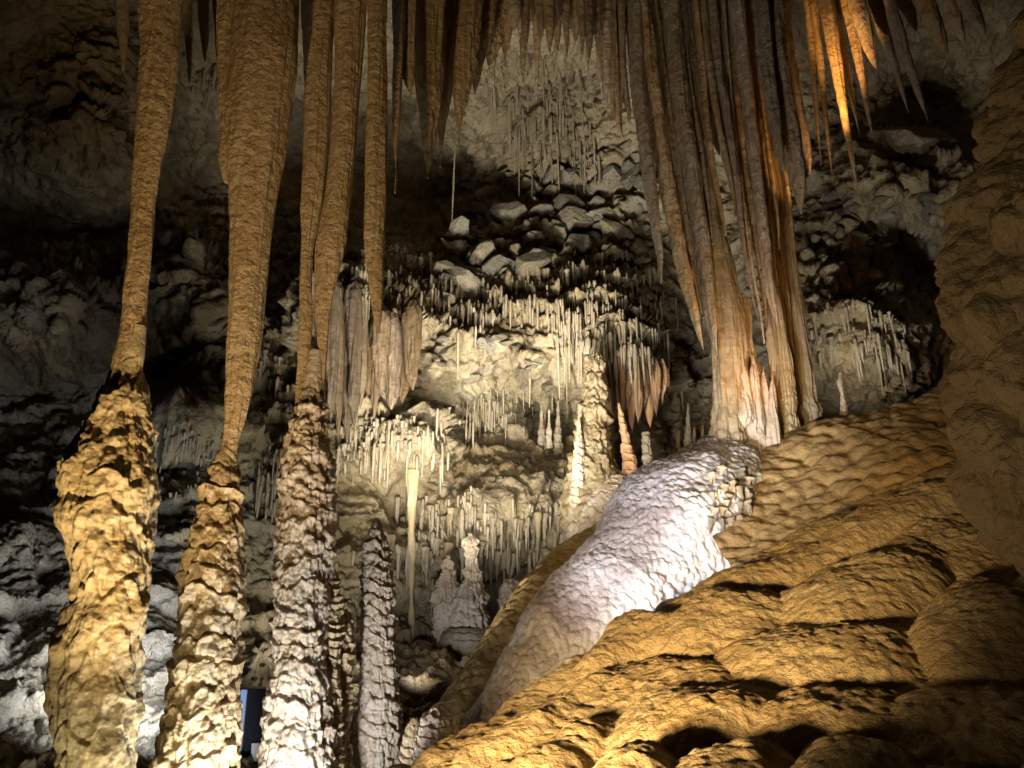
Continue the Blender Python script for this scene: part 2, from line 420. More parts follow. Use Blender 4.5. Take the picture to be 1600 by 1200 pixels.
def on_wall(px, py):
    """a point of the finished rock that stands in line with a photograph pixel"""
    i = int(np.clip(round((px + 400) / 3), 0, len(GX) - 1)); j = int(np.clip(round((py + 300) / 3), 0, len(GY) - 1))
    j0, j1, i0, i1 = max(j - 25, 0), min(j + 26, len(GY)), max(i - 25, 0), min(i + 26, len(GX))
    sub = WV[j0:j1, i0:i1]; qx, qy = to_px(sub)
    d = (qx - px) ** 2 + (qy - py) ** 2
    near = d < 25
    yy = np.where(near, np.linalg.norm(sub - [0, 0, CZ], axis=-1), 1e9) if near.any() else d
    a, b = np.unravel_index(np.argmin(yy), d.shape)
    return sub[a, b].copy()

# ------------------------------------------------------------------ dripstone surfaces
def tiers(period=.12, amp=.05, lobe=.09, tilt=0.0, seed=0, nod=.012, rough=.012, lob=.55, sharp=.10):
    """uneven drip collars with shadowed seams, covered in knobs and running drips"""
    def f(V, th, s, r):
        ph = V[..., 2] / period + .75 * fbm(V * [2.2, 2.2, 1.5], 2, seed + 1) + .55 * fbm(V * [6, 6, 2.5], 2, seed + 2) + tilt * V[..., 0] / period
        drips = fbm(V * [11, 11, 1.5], 2, seed + 3)
        ph = ph + .55 * drips
        tid = np.floor(ph); fr = ph - tid
        k = np.sin(tid * 12.9898 + seed) * 43758.5453; k = k - np.floor(k)
        k = k * np.clip(.75 + 1.3 * fbm(V * 3.1, 2, seed + 8), 0, 1.3)
        g = (1 - sstep(1 - sharp * 1.8, 1, fr)) * (.25 + .75 * fr)
        d = amp * (.2 + 1.0 * k) * (g - .5)
        w = .22 * np.stack([fbm(V * 5, 2, seed + 20 + q) for q in range(3)], -1)
        sc = 1 / lobe
        f1, f2, idh, vec = worley(V * [sc, sc, sc * .42] + w * 2 + np.stack([1.7 * tid, .9 * tid, 0 * tid], -1), seed + 5)
        h1, _, _, _ = worley(V * [sc * 2.1, sc * 2.1, sc * 1.5] + w * 3, seed + 6)
        d += lob * lobe * .55 * ((1 - np.clip(f1 * 1.2, 0, 1) ** 2) - .5) * (.5 + .5 * g)
        d += nod * (1 - np.clip(h1 * 1.1, 0, 1) ** 2)
        d += 1.1 * rough * fbm(V * [13, 13, 3.2], 3, seed + 7, ridged=True) + rough * 2.6 * fbm(V * 4, 3, seed + 9) + rough * .5 * fbm(V * 26, 2, seed + 10)
        return d * np.clip(r / .07, .12, 1)
    return f

def skirts(H, amp, n, seed):
    """flaring skirts of fused drips, ragged along their lower edge"""
    def f(V, th, s, r):
        a = th * n / (2 * math.pi) + .8 * fbm(V * [3, 3, .6], 2, seed)
        d = np.abs(np.sin(a * math.pi)) ** .7
        ph = V[..., 2] / H + .42 * (d - .5) + .5 * perlin(np.stack([a * .6, 0 * a, V[..., 2] * .5], -1), seed + 1)
        fr = ph - np.floor(ph)
        g = sstep(0, .07, fr) * (1 - fr) ** 1.4
        return (amp * g * (.45 + .75 * d) + .018 * d + .012 * fbm(V * [14, 14, 4], 3, seed + 2, ridged=True)) * np.clip(r / .12, .35, 1)
    return f

def sugar(amp=.012, rid=.02, seed=0, rk=7):
    def f(V, th, s, r):
        return (rid * fbm(V * [rk, rk, .5], 3, seed) + rid * .35 * fbm(V * [rk * 3, rk * 3, .9], 2, seed + 2, ridged=True) + amp * .55 * fbm(V * [9, 9, 2.5], 2, seed + 3)
                + amp * .42 * fbm(V * [30, 30, 6], 3, seed + 5)) * np.clip(r / .05, .1, 1.2)
    return f

def build(name, V, mat, base, parent=None, cap=True, tint=None):
    if tint is None and mat is M['white']: tint = np.ones(V.shape)
    me = grid_mesh(name, V - base, wrap=True, cap0=cap, cap1=cap, tint=tint)
    return link(name, me, mat, parent, None if parent else base)

# --- the three tall columns on the left: hanging and standing halves grown together
def column(name, label, Y, hang, stand, tex, seed, matH, matS, ell=.8, group=None):
    sx = axis_px(stand, Y)
    base = np.array([sx[-1, 0], Y, sx[-1, 2] - .35])
    e = empty(name, base); tag(e, label, 'cave column')
    for k, h in enumerate(hang):
        ax = axis_px(h, Y); ax[:, 3] *= .92
        V = tube(ax, 420, 150, sugar(.010, .03, seed + 50 + k), ell=h_ell(k, ell), rot=.25 - .5 * k)
        build('stalactite', V, matH, base, e)
    top = sx[0].copy(); top[2] += .30; top[3] *= .80; top2 = sx[0].copy(); top2[2] += .12; top2[3] *= .95
    rows = np.r_[[top, top2], sx, [[sx[-1, 0], Y, sx[-1, 2] - .4, sx[-1, 3] * 1.08]]]
    V = tube(rows, 560, 260, lambda V_, th, s_, r: (tex(V_, th, s_, r) - .004) * sstep(.05, .6, s_), ell=.95)
    build('stalagmite', V, matS, base, e)
    return e
def h_ell(k, e): return e

column('cave_column', 'leftmost tall column, thick yellow stalagmite grown up into a slim amber stalactite', 4.2,
    [[(196,310,-180),(216,284,0),(216,272,150),(206,246,300),(197,233,440),(187,224,530),(172,222,585),(160,226,615)]],
    [(176,226,585),(158,233,615),(140,235,660),(122,236,700),(98,236,738),(98,236,790),(106,234,850),(116,231,900),(112,228,945),(92,222,985),(87,216,1050),(85,215,1110),(88,213,1150),(92,210,1220)],
    tiers(.22, .034, .09, .12, 3, .010, .020, .7), 3, M['amber'], M['yellow'])
column('cave_column', 'second column from the left, flat amber stalactite meeting a knobbly cream stalagmite', 4.8,
    [[(352,486,-180),(366,470,0),(358,466,100),(352,452,200),(357,436,300),(355,418,440),(352,405,550),(349,392,630),(345,376,690),(340,370,712)],
     [(332,372,-60),(340,372,100),(338,368,200),(342,360,262),(350,358,285)]],
    [(342,370,700),(330,374,730),(318,376,770),(308,380,810),(294,381,850),(286,382,900),(283,383,950),(278,378,1000),(270,376,1050),(258,373,1110),(238,370,1220)],
    tiers(.13, .036, .075, -.05, 9, .016, .014, 1.0), 9, M['amber'], M['cream'])
column('cave_column', 'third column from the left, twin amber stalactites standing on a broad pale stalagmite', 5.2,
    [[(462,540,-180),(470,526,0),(474,516,180),(470,506,300),(467,490,400),(466,488,500),(463,485,560),(460,482,620),(458,484,690)],
     [(520,590,-180),(518,578,0),(518,564,150),(502,550,300),(490,540,390),(490,528,450),(493,518,500),(496,515,550),(497,510,600),(494,508,650)]],
    [(470,508,610),(458,512,650),(446,515,695),(438,522,740),(435,523,800),(432,521,860),(429,516,910),(427,512,960),(425,512,1010),(420,514,1060),(414,520,1120),(408,530,1220)],
    tiers(.12, .030, .06, .1, 17, .016, .018, 1.0), 17, M['amber'], M['pink'])

def stalagmite(label, Y, rows, tex, mat, nv=360, nu=180, ell=1.0, name='stalagmite', cat='stalagmite', group=None, tint=None, down=.4):
    ax = axis_px(rows, Y)
    if down: ax = np.r_[ax, [[ax[-1, 0], ax[-1, 1], ax[-1, 2] - down, ax[-1, 3] * 1.15]]]
    base = ax[-1, :3].copy()
    V = tube(ax, nv, nu, tex, ell=ell)
    return tag(build(name, V, mat, base), label, cat, group)

stalagmite('tall tapering stalagmite with a dark rounded tip and finely rippled pale sides', 5.7,
    [(584,594,810),(578,600,826),(569,610,860),(564,614,905),(563,618,950),(565,618,1000),(563,620,1050),(557,625,1105),(552,628,1150),(549,632,1220)],
    tiers(.09, .030, .055, .45, 23, .014, .016, .95), M['pink'], 460, 220)
stalagmite('slim knobbly stalagmite leaning against the third column', 5.3,
    [(512,524,884),(505,531,900),(503,534,930),(502,536,965),(500,534,1010),(498,532,1080),(492,535,1150),(488,540,1220)],
    tiers(.05, .035, .06, 0, 29, .014, .012, .5), M['cream'])
stalagmite('short stubby stalagmite with a dark bulbous head between the third column and the tall stalagmite', 5.45,
    [(528,545,952),(520,552,968),(514,555,1000),(512,552,1030),(514,548,1070),(508,548,1130),(500,552,1220)],
    tiers(.07, .04, .06, 0, 31, .018, .014, .6), M['cream'])
stalagmite('low pale stump of a stalagmite in front of the ochre terraces', 5.0,
    [(680,700,1098),(664,718,1112),(656,726,1140),(650,726,1175),(645,728,1230)],
    tiers(.06, .035, .06, 0, 37, .014, .014, .4), M['pink'], 220, 160)
stalagmite('small dark stub of stalagmite beside the tall tapering one', 5.2,
    [(640,656,1122),(632,660,1140),(628,662,1175),(626,664,1230)],
    tiers(.06, .03, .06, 0, 38, .014, .014, .4), M['cream'], 200, 140)

# --- hanging stalactites near the viewer
def stalactite(label, Y, rows, mat, seed, tex=None, ell=.8, rot=.2, nv=220, nu=64, group=None, cat='stalactite', name='stalactite'):
    ax = axis_px(rows, Y)
    base = ax[0, :3].copy()
    V = tube(ax, nv, nu, tex or sugar(.008, .022, seed), ell=ell, rot=rot)
    return tag(build(name, V, mat, base), label, cat, group)

stalactite('flat amber stalactite ending in a long sharp point beside the third column', 5.2,
    [(572,622,-180),(575,607,0),(573,604,150),(570,602,300),(572,600,400),(577,599,450),(584,596,500),(589,592,528),(590,591,534)], M['amber'], 61, nv=360, nu=100)
# top-centre curtain of amber stalactites: tip x, tip y, width at y=0, lean, distance
G1 = 'amber stalactites of the curtain across the top'
for i, (tx, ty, wd, ln, Y, lab) in enumerate([
    (617, 302, 16, 8, 6.2, 'thin amber stalactite with a pale needle tip next to the sharp pointed one'),
    (640, 160, 34, 6, 6.4, 'blunt amber stalactite between the needle tipped one and the broad bladed one'),
    (668, 278, 46, 6, 6.1, 'broad amber stalactite blade with a ragged stepped tip in the top curtain'),
    (688, 262, 30, 16, 6.5, 'narrow amber stalactite pressed against the ragged broad blade'),
    (716, 224, 36, 22, 6.3, 'amber stalactite with a pale blunt drip at its tip before the ceiling niche'),
    (741, 150, 30, 22, 6.6, 'short amber stalactite right of the one with the pale drip'),
    (764, 110, 34, 18, 6.9, 'stubby brown stalactite at the left edge of the ceiling niche'),
    (625, 110, 30, 4, 6.8, 'short brown stalactite behind the thin needle tipped one'),
    (655, 120, 26, 8, 6.9, 'short brown stalactite behind the broad ragged blade'),
    (700, 130, 30, 14, 7.0, 'short brown stalactite behind the narrow amber one')]):
    x0 = tx + ln
    wd2 = wd
    rows = [(x0 - wd2 * .8, x0 + wd2 * .8, -170), (x0 - wd2 / 2, x0 + wd2 / 2, 0), (tx + ln * .4 - wd * .42, tx + ln * .4 + wd * .42, ty * .5),
            (tx + ln * .15 - wd * .27, tx + ln * .15 + wd * .25, ty * .76), (tx + 1 - wd * .10, tx + 1 + wd * .10, ty * .93), (tx - 1.2, tx + 1.2, ty)]
    stalactite(lab, Y, rows, M['amber'], 70 + i, tex=sugar(.008, .045, 70 + i, 11), ell=1.0, rot=.3 * (i % 3), group=G1)
random.seed(5)
G2 = 'brown stalactites along the ceiling above the niche'
for i in range(30):
    tx = 768 + i * 7.0 + random.uniform(-4, 4); ty = random.choice([40, 55, 70, 85, 100, 130]) + random.uniform(-8, 8) + max(0, i - 19) * 8
    wd = random.uniform(11, 26); Y = random.uniform(6.8, 7.6)
    rows = [(tx - wd * .7 - 4, tx + wd * .7 - 4, -150), (tx - wd / 2 - 2, tx + wd / 2 - 2, 0), (tx - wd * .36, tx + wd * .36, ty * .6), (tx - 1.5, tx + 1.5, ty)]
    stalactite('short brown stalactite in the close row hanging above the ceiling niche', Y, rows, M['curtain'], 100 + i, ell=1.2, group=G2, nv=120, nu=40)

# the great curtain right of centre: blade-like stalactites, (x at top, mid x, mid y, tip x, tip y, width, distance)
G3 = 'long ribbed stalactites of the great curtain'
random.seed(23)
CUR = []
anch = [(930, 955, 190), (985, 1003, 265), (1000, 1030, 440), (1010, 1099, 545), (1046, 1118, 560), (1074, 1140, 540), (1098, 1158, 400), (1124, 1190, 520), (1150, 1212, 560), (1180, 1240, 600), (1210, 1254, 335), (1232, 1270, 255)]
def lerp_anchor(t):
    k = min(int(t), len(anch) - 2); u = t - k
    return [anch[k][q] * (1 - u) + anch[k + 1][q] * u for q in range(3)]
for layer, n in ((0, 25), (1, 9)):
    for i in range(n):
        x0, tx, ty = lerp_anchor((i + random.uniform(.15, .85)) / n * (len(anch) - 1))
        ty = ty * random.uniform(.62, 1.03) if layer == 0 else ty * random.uniform(.45, .9)
        full = lerp_anchor((i + .5) / n * (len(anch) - 1))
        tx = x0 + (tx - x0) * (ty / full[2])
        CUR.append((x0, tx, ty, random.uniform(7, 16), 7.2 + .45 * layer + .012 * abs(i - 10) + random.uniform(-.1, .1)))
CUR += [(1000, 1099, 546, 20, 7.1), (990, 1033, 443, 17, 7.1), (1046, 1120, 556, 24, 7.1), (1150, 1218, 520, 18, 7.1), (1192, 1225, 272, 20, 6.6), (1208, 1252, 334, 26, 6.75)]
for i, (x0, tx, ty, wd, Y) in enumerate(CUR):
    def cx(t): return x0 + (tx - x0) * (t ** 1.25)
    rows = [(x0 - (tx - x0) * .2 - wd * .6, x0 - (tx - x0) * .2 + wd * .6, -170)]
    for t, k in ((0, .55), (.25, .52), (.5, .48), (.75, .42), (.92, .26)):
        c = cx(t) + (3 * math.sin(i * 1.7 + t * 5) if 0 < t < 1 else 0); rows.append((c - wd * k, c + wd * k, ty * t))
    rows.append((tx - 1.5, tx + 1.5, ty))
    stalactite('long ribbed stalactite blade hanging in the close packed curtain right of centre', Y, rows, M['curtain'], 140 + i, tex=sugar(.024, .040, 140 + i, 14), ell=random.uniform(1.4, 2.6), rot=random.uniform(-.12, .25), group=G3, nv=260, nu=44)

# columns where the curtain reaches the floor
G4 = 'columns at the foot of the great curtain'
def foot(label, Y, rows, seed, mat=M['drip'], ell=1.0, tex=None):
    ax = axis_px(rows, Y); ax = np.r_[ax, [[*(ax[-1, :3] + [0, 0, -.4]), ax[-1, 3] * 1.1]]]
    base = ax[-1, :3].copy()
    V = tube(ax, 300, 110, tex or (lambda V, th, s, r: sugar(.010, .03, seed, 10)(V, th, s, r) + tiers(.16, .028, .05, .2, seed, .006, .006, .4)(V, th, s, r) * sstep(3.6, 2.8, V[..., 2])), ell=ell)
    return tag(build('cave_column', V, mat, base), label, 'cave column', G4)
def footex(seed, lob=.06, a=.03):
    t1 = tiers(.26, a, lob, .2, seed, .010, .012, .9); t2 = sugar(.014, .05, seed, 11)
    return lambda V, th, s, r: t2(V, th, s, r) + t1(V, th, s, r) * sstep(4.4, 3.6, V[..., 2])
foot('broad pale column with an orange flank at the left of the curtain foot', 7.3, [(1030,1060,-170),(1048,1080,0),(1080,1112,260),(1098,1146,420),(1110,1164,530),(1114,1164,600),(1114,1164,660),(1112,1168,705)], 171, tex=footex(171))
foot('draped pale column swelling into a skirt at the middle of the curtain foot', 7.5, [(1150,1176,470),(1152,1184,560),(1152,1204,600),(1150,1212,640),(1156,1210,690),(1160,1210,720)], 173, M['pink'], tex=footex(173, .09, .06))
foot('slim pale column just right of the draped one', 7.5, [(1150,1170,-170),(1160,1180,0),(1188,1206,300),(1198,1220,450),(1203,1232,560),(1206,1236,640),(1208,1236,710)], 175, tex=footex(175))
foot('thin leaning column just left of the rightmost one at the curtain foot', 7.6, [(1166,1184,0),(1200,1216,300),(1216,1234,450),(1226,1248,600),(1232,1254,690)], 177, tex=footex(177))
foot('rightmost leaning column of the curtain foot', 7.6, [(1186,1204,60),(1212,1230,330),(1234,1254,470),(1248,1270,590),(1256,1280,670)], 179, tex=footex(179))
foot('pale column between the draped one and the rightmost leaning pair', 7.4, [(1192,1204,330),(1204,1224,480),(1214,1236,560),(1220,1244,640),(1222,1250,700)], 183, tex=footex(183))
for i, (x, y0, y1, wd) in enumerate([(1162, 610, 672, 26), (1178, 600, 694, 30), (1194, 618, 716, 28), (1208, 630, 722, 22), (1184, 655, 724, 26), (1168, 640, 704, 24)]):
    Yq = 7.2 + .05 * (i % 3)
    stalactite('pale lobed drapery in the bulging skirt at the foot of the great curtain', Yq, [(x - 3, x + 1, y0 - 45), (x - 1 - wd * .25, x - 1 + wd * .25, y0 - 22), (x - wd * .36, x + wd * .36, y0 + 10), (x - wd * .5, x + wd * .5, y0 + (y1 - y0) * .45), (x - wd * .46, x + wd * .46, y0 + (y1 - y0) * .8), (x - wd * .2, x + wd * .2, y1 - 4), (x - 1, x + 1, y1)],
        M['pink'], 900 + i, tex=sugar(.014, .05, 900 + i, 11), ell=.9, nv=110, nu=56, group='lobed draperies at the foot of the great curtain', name='drapery', cat='drapery')

# stalactites at the upper right, some caught by an orange lamp
G5 = 'loose stalactites at the upper right'
for i, (x0, tx, ty, wd, Y, lab) in enumerate([
    (1262, 1283, 258, 16, 7.6, 'short dim stalactite just right of the great curtain'),
    (1270, 1302, 287, 16, 7.4, 'dim slim stalactite second to the right of the great curtain'),
    (1288, 1342, 304, 26, 6.9, 'longest stalactite at the upper right, glowing orange halfway'),
    (1300, 1344, 214, 20, 7.1, 'slim stalactite behind the longest one at the upper right'),
    (1322, 1366, 224, 22, 7.0, 'straight tan stalactite pointing down at the pale boulder'),
    (1338, 1371, 112, 34, 6.8, 'broad bright orange stalactite stub at the upper right'),
    (1366, 1420, 177, 22, 7.0, 'slender tan stalactite left of the boulder pointing one'),
    (1386, 1451, 192, 26, 6.9, 'slanting tan stalactite whose tip hangs over the pale boulder'),
    (1412, 1433, 50, 26, 7.0, 'short stub of stalactite at the top edge beside the slanting one'),
    (1446, 1481, 88, 36, 6.8, 'broad dim brown stalactite at the top right'),
    (1480, 1508, 70, 32, 6.6, 'dim brown stalactite blade at the far top right'),
    (1510, 1540, 60, 30, 6.4, 'last dim stalactite before the hanging rock mass at the right')]):
    wd *= .78
    rows = [(x0 - (tx - x0) * .6 - wd * .6, x0 - (tx - x0) * .6 + wd * .6, -160), (x0 - wd / 2, x0 + wd / 2, 0), (x0 + (tx - x0) * .5 - wd * .36, x0 + (tx - x0) * .5 + wd * .36, ty * .5),
            (x0 + (tx - x0) * .8 - wd * .22, x0 + (tx - x0) * .8 + wd * .22, ty * .8), (x0 + (tx - x0) * .94 - wd * .1, x0 + (tx - x0) * .94 + wd * .1, ty * .94), (tx - 1, tx + 1, ty)]
    stalactite(lab, Y, rows, M['curtain'], 190 + i, tex=sugar(.008, .03, 190 + i, 9), ell=1.1, group=G5, nv=160, nu=48)
for i, (x0, tx, ty, wd, lab) in enumerate([(292, 296, 128, 16, 'short pale stalactite in the gap left of the second column'), (318, 320, 95, 18, 'dim brown stalactite in the gap left of the second column'),
                                      (340, 343, 135, 16, 'pale tipped stalactite touching the left edge of the second column'), (190, 192, 110, 22, 'dim stalactite stub left of the leftmost column')]):
    rows = [(x0 - wd * .7, x0 + wd * .7, -120), (x0 - wd / 2, x0 + wd / 2, 0), (tx - wd * .35, tx + wd * .35, ty * .6), (tx - 2, tx + 2, ty)]
    stalactite(lab, 6.5, rows, M['curtain'], 210 + i, ell=1.0, nv=120, nu=40)

# ------------------------------------------------------------------ hanging rock mass at the right edge
def lumpy(V, th, s, r):
    f1, f2, idh, vec = worley(V * [5.2, 5.2, 4.2] + .25 * fbm(V * 3, 2, 3)[..., None], 61)
    g1, _, _, _ = worley(V * [11, 11, 9], 63)
    return .12 * (1 - np.clip(f1 * 1.1, 0, 1) ** 2) - .05 + .05 * (1 - np.clip(g1 * 1.1, 0, 1) ** 2) + .07 * fbm(V * 1.6, 3, 65) + .03 * fbm(V * 7, 3, 66, ridged=True) + .018 * fbm(V * 18, 3, 67)
ax = axis_px([(1720,2100,-160),(1600,2050,40),(1560,1990,140),(1532,1950,230),(1512,1920,310),(1484,1890,400),(1490,1870,480),(1502,1850,560),(1504,1835,640),(1514,1815,720),(1526,1790,790),(1552,1760,850),(1590,1730,905),(1640,1690,950),(1660,1670,962)], 2.7)
tag(build('flowstone_mass', tube(ax, 520, 420, lumpy, ell=.8), M['bluff'], ax[0, :3].copy()), 'big lumpy ochre flowstone mass hanging down the right edge of the view', 'flowstone')

# ------------------------------------------------------------------ white flowstone mound
def mound_tex(sc, amp, seed, low=.1):
    def f(V, th, s, r):
        w = .5 * np.stack([fbm(V * 3, 2, seed + k) for k in range(3)], -1)
        f1, f2, idh, vec = worley(V * [sc, sc, sc * .8] + w, seed)
        g1, _, _, _ = worley(V * sc * 2.1 + w, seed + 4)
        a = .6 + .8 * np.clip(.5 + fbm(V * 1.4, 2, seed + 9), 0, 1)
        return a * (amp * (1 - np.clip(f1 * 1.15, 0, 1) ** 2) + amp * .42 * (1 - np.clip(g1, 0, 1) ** 2)) + low * fbm(V * 1.1, 3, seed + 5) + .006 * fbm(V * 22, 2, seed + 7)
    return f
def axis_free(rows):
    """rows (px, py, Y, r metres)"""
    return np.array([[*P(a, b, y), r] for a, b, y, r in rows])
ax = axis_free([(1200,664,8.0,.12),(1180,704,7.9,.42),(1150,760,7.7,.66),(1122,825,7.3,.88),(1070,900,6.95,.90),(985,975,6.55,.74),(905,1040,6.2,.58),(830,1105,5.9,.42),(770,1170,5.6,.32),(700,1260,5.3,.3)])
V = tube(ax, 620, 460, mound_tex(17, .026, 81, .14), ell=.9, frame='t')
vx, vy = to_px(V)
# tint: white crown, darker mauve-grey apron below, ochre rim on its far side
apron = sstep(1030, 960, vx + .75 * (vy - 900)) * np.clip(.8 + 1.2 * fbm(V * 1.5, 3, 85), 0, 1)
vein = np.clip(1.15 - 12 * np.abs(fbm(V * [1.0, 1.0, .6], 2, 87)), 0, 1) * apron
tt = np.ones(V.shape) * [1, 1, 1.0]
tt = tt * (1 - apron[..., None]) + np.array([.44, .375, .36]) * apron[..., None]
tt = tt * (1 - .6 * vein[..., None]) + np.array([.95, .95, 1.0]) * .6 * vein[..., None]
b0 = P(900, 1100, 6.4)
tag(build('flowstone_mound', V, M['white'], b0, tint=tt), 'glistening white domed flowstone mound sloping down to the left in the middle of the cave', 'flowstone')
ax = axis_free([(1010,830,8.1,.2),(950,868,7.9,.34),(890,930,7.5,.40),(845,990,7.1,.40),(800,1060,6.7,.38),(760,1120,6.3,.34),(700,1200,5.9,.3)])
tag(build('flowstone_mound', tube(ax, 320, 240, mound_tex(10, .02, 91, .06), frame='t'), M['slope'], P(800, 1150, 6.6)), 'smooth ochre flowstone ridge along the left flank of the white mound', 'flowstone')
MOUND_V, (MOUND_X, MOUND_Y) = V, (vx, vy)

# ------------------------------------------------------------------ slopes built as ground height over x, y
def height_sheet(name, pts, x0, x1, y0, y1, step, disp, mat, lam=.02, extra=()):
    W = np.array([P(a, b, y) for a, b, y in pts] + [list(e) for e in extra])
    t = TPS(W[:, :2], W[:, 2], lam=lam)
    gx, gy = np.meshgrid(np.arange(x0, x1, step), np.arange(y0, y1, step))
    V = np.stack([gx, gy, t(gx, gy)], -1)
    N = grid_normals(V)
    N = np.where(N[..., 2:] < 0, -N, N)
    V = V + N * disp(V)[..., None]
    base = np.array([(x0 + x1) / 2, (y0 + y1) / 2, V[..., 2].min()])
    return link(name, grid_mesh(name, V - base), mat, None, base)

def slope_disp(V):
    w = .4 * np.stack([fbm(V * 2, 2, 200 + k) for k in range(3)], -1)
    f1, _, _, _ = worley(V * [6.5, 6.5, 8] + w, 201)
    g1, _, _, _ = worley(V * [13, 13, 15] + w, 203)
    return .055 * (1 - np.clip(f1 * 1.1, 0, 1) ** 2) + .022 * (1 - np.clip(g1, 0, 1) ** 2) + .12 * fbm(V * .9, 3, 205) + .012 * fbm(V * 12, 3, 207)
o = height_sheet('flowstone_slope', [(1165,900,5.6),(1175,820,6.2),(1180,740,6.9),(1230,690,7.2),(1300,850,5.6),(1300,760,6.3),(1280,668,7.2),(1400,800,5.6),(1400,700,6.4),(1370,648,7.2),(1500,740,5.8),(1510,660,6.5),(1500,612,7.2),(1650,700,5.9),(1640,590,7.0)],
    1.6, 6.2, 4.6, 9.0, .017, slope_disp, M['slope'],
    extra=[(1.5, 9, 2.2), (3, 9, 2.4), (4.5, 9, 2.6), (6.2, 9, 2.8), (1.2, 4.6, 1.3), (3, 4.6, 1.75), (6, 5, 3.2)])
tag(o, 'brown scalloped flowstone slope rising behind the ochre terraces to the dark hollow', 'flowstone')

LIPS = []   # (px, py, terrace number): each number is one crest line, read along the photograph
for num, pl in [(0, [(1060,930),(1180,885),(1300,822),(1420,767),(1520,738),(1640,690)]),
                (1, [(640,1206),(800,1112),(900,1042),(1000,966),(1100,938),(1200,912),(1300,885),(1420,838),(1540,790)]),
                (2, [(700,1205),(800,1150),(900,1085),(1000,1018),(1100,1010),(1200,998),(1300,985),(1420,940),(1560,900)]),
                (3, [(760,1230),(860,1170),(930,1120),(1000,1100),(1100,1095),(1200,1085),(1300,1075),(1420,1060),(1560,1030)]),
                (4, [(800,1290),(900,1235),(1000,1190),(1100,1185),(1200,1175),(1300,1170),(1450,1165),(1620,1150)]),
                (5, [(900,1330),(1100,1290),(1300,1280),(1600,1270)]), (6, [(1000,1400),(1300,1390),(1600,1380)])]:
    LIPS += [(a, b, num) for a, b in pl]
LP = np.array(LIPS, float)
lip_tps = TPS(LP[:, :2], LP[:, 2], lam=1e-3, scale=200.)
def hsh(a, k=0.0):
    v = np.sin(a * 12.9898 + k * 78.233 + 4.1) * 43758.5453; return v - np.floor(v)
def terrace_disp(V):
    qx, qy = to_px(V)
    ff = fbm(V * 1.4, 3, 221)
    T = lip_tps(np.clip(qx, 550, 1750), np.clip(qy, 700, 1400)) + .12 * ff
    along = V[..., 0] * .93 - V[..., 1] * .36 + .16 * fbm(V * 1.9, 2, 230)
    best = np.full(T.shape, .30); r0 = np.floor(T)
    for dr in (-1, 0, 1):
        r = r0 + dr
        wid = np.clip(.95 - .16 * r, .26, .95)
        k0 = np.floor(along / wid + hsh(r) * 7)
        for dk in (-1, 0, 1):
            k = k0 + dk; h1, h2, h3 = hsh(r * 3.1 + k, 1), hsh(r * 3.1 + k, 2), hsh(r * 3.1 + k, 3)
            ca = (k + .5 + .5 * (h1 - .5) - hsh(r) * 7) * wid
            cT = r + .52 + .42 * (h2 - .5)
            wa = wid * (.62 + .40 * h3)
            u = (along - ca) / wa; t = (T - cT) / .66
            t = np.where(t < 0, t * 1.08, t)          # blunt crest above, long front below
            q = np.abs(u) ** 2.3 + t * t
            best = np.maximum(best, np.sqrt(np.clip(1 - q, 0, 1)) * (.72 + .45 * h1) * np.where(t < 0, 1, 1 - .12 * t))
    w = .35 * np.stack([fbm(V * 3, 2, 233 + k) for k in range(3)], -1)
    h1, _, _, _ = worley(V * [26, 26, 15] + w, 235)
    h2, _, _, _ = worley(V * [40, 40, 24] + w, 237)
    return (.265 - .02 * np.clip(T - 2, 0, 3)) * best + .018 * (1 - np.clip(h1, 0, 1) ** 2) + .007 * (1 - np.clip(h2, 0, 1) ** 2) + .06 * ff + .03 * fbm(V * 4, 3, 238) + .014 * fbm(V * [13, 13, 8], 3, 239) - .16
o = height_sheet('flowstone_terrace', [(650,1200,3.5),(800,1112,4.0),(900,1042,4.3),(1000,980,4.6),(1140,905,4.9),(1300,822,5.2),(1420,768,5.4),(1520,738,5.5),
        (760,1200,3.2),(900,1120,3.5),(1000,1060,3.8),(1150,980,4.1),(1300,910,4.4),(1450,850,4.6),(1600,800,4.7),
        (1000,1200,2.7),(1150,1100,3.2),(1300,1020,3.5),(1450,960,3.7),(1600,900,3.9),(1300,1200,2.5),(1450,1100,2.8),(1600,1020,3.1),(1600,1200,2.2),(1750,1000,2.9),(1750,800,4.2),(1000,1320,2.1),(1400,1330,1.9),(700,1330,2.6)],
    -.75, 4.4, 1.6, 6.4, .011, terrace_disp, M['terrace'],
    extra=[(-.7, 5.2, .5), (.2, 6.2, .9), (1.2, 6.4, 1.3), (2.4, 6.4, 2.0), (3.4, 6.4, 2.4), (4.4, 6, 2.9), (-.75, 2.0, .4), (4.4, 3, 2.6)])
tag(o, 'ochre flowstone terraces of rounded pillows rising to the right in the foreground', 'flowstone')
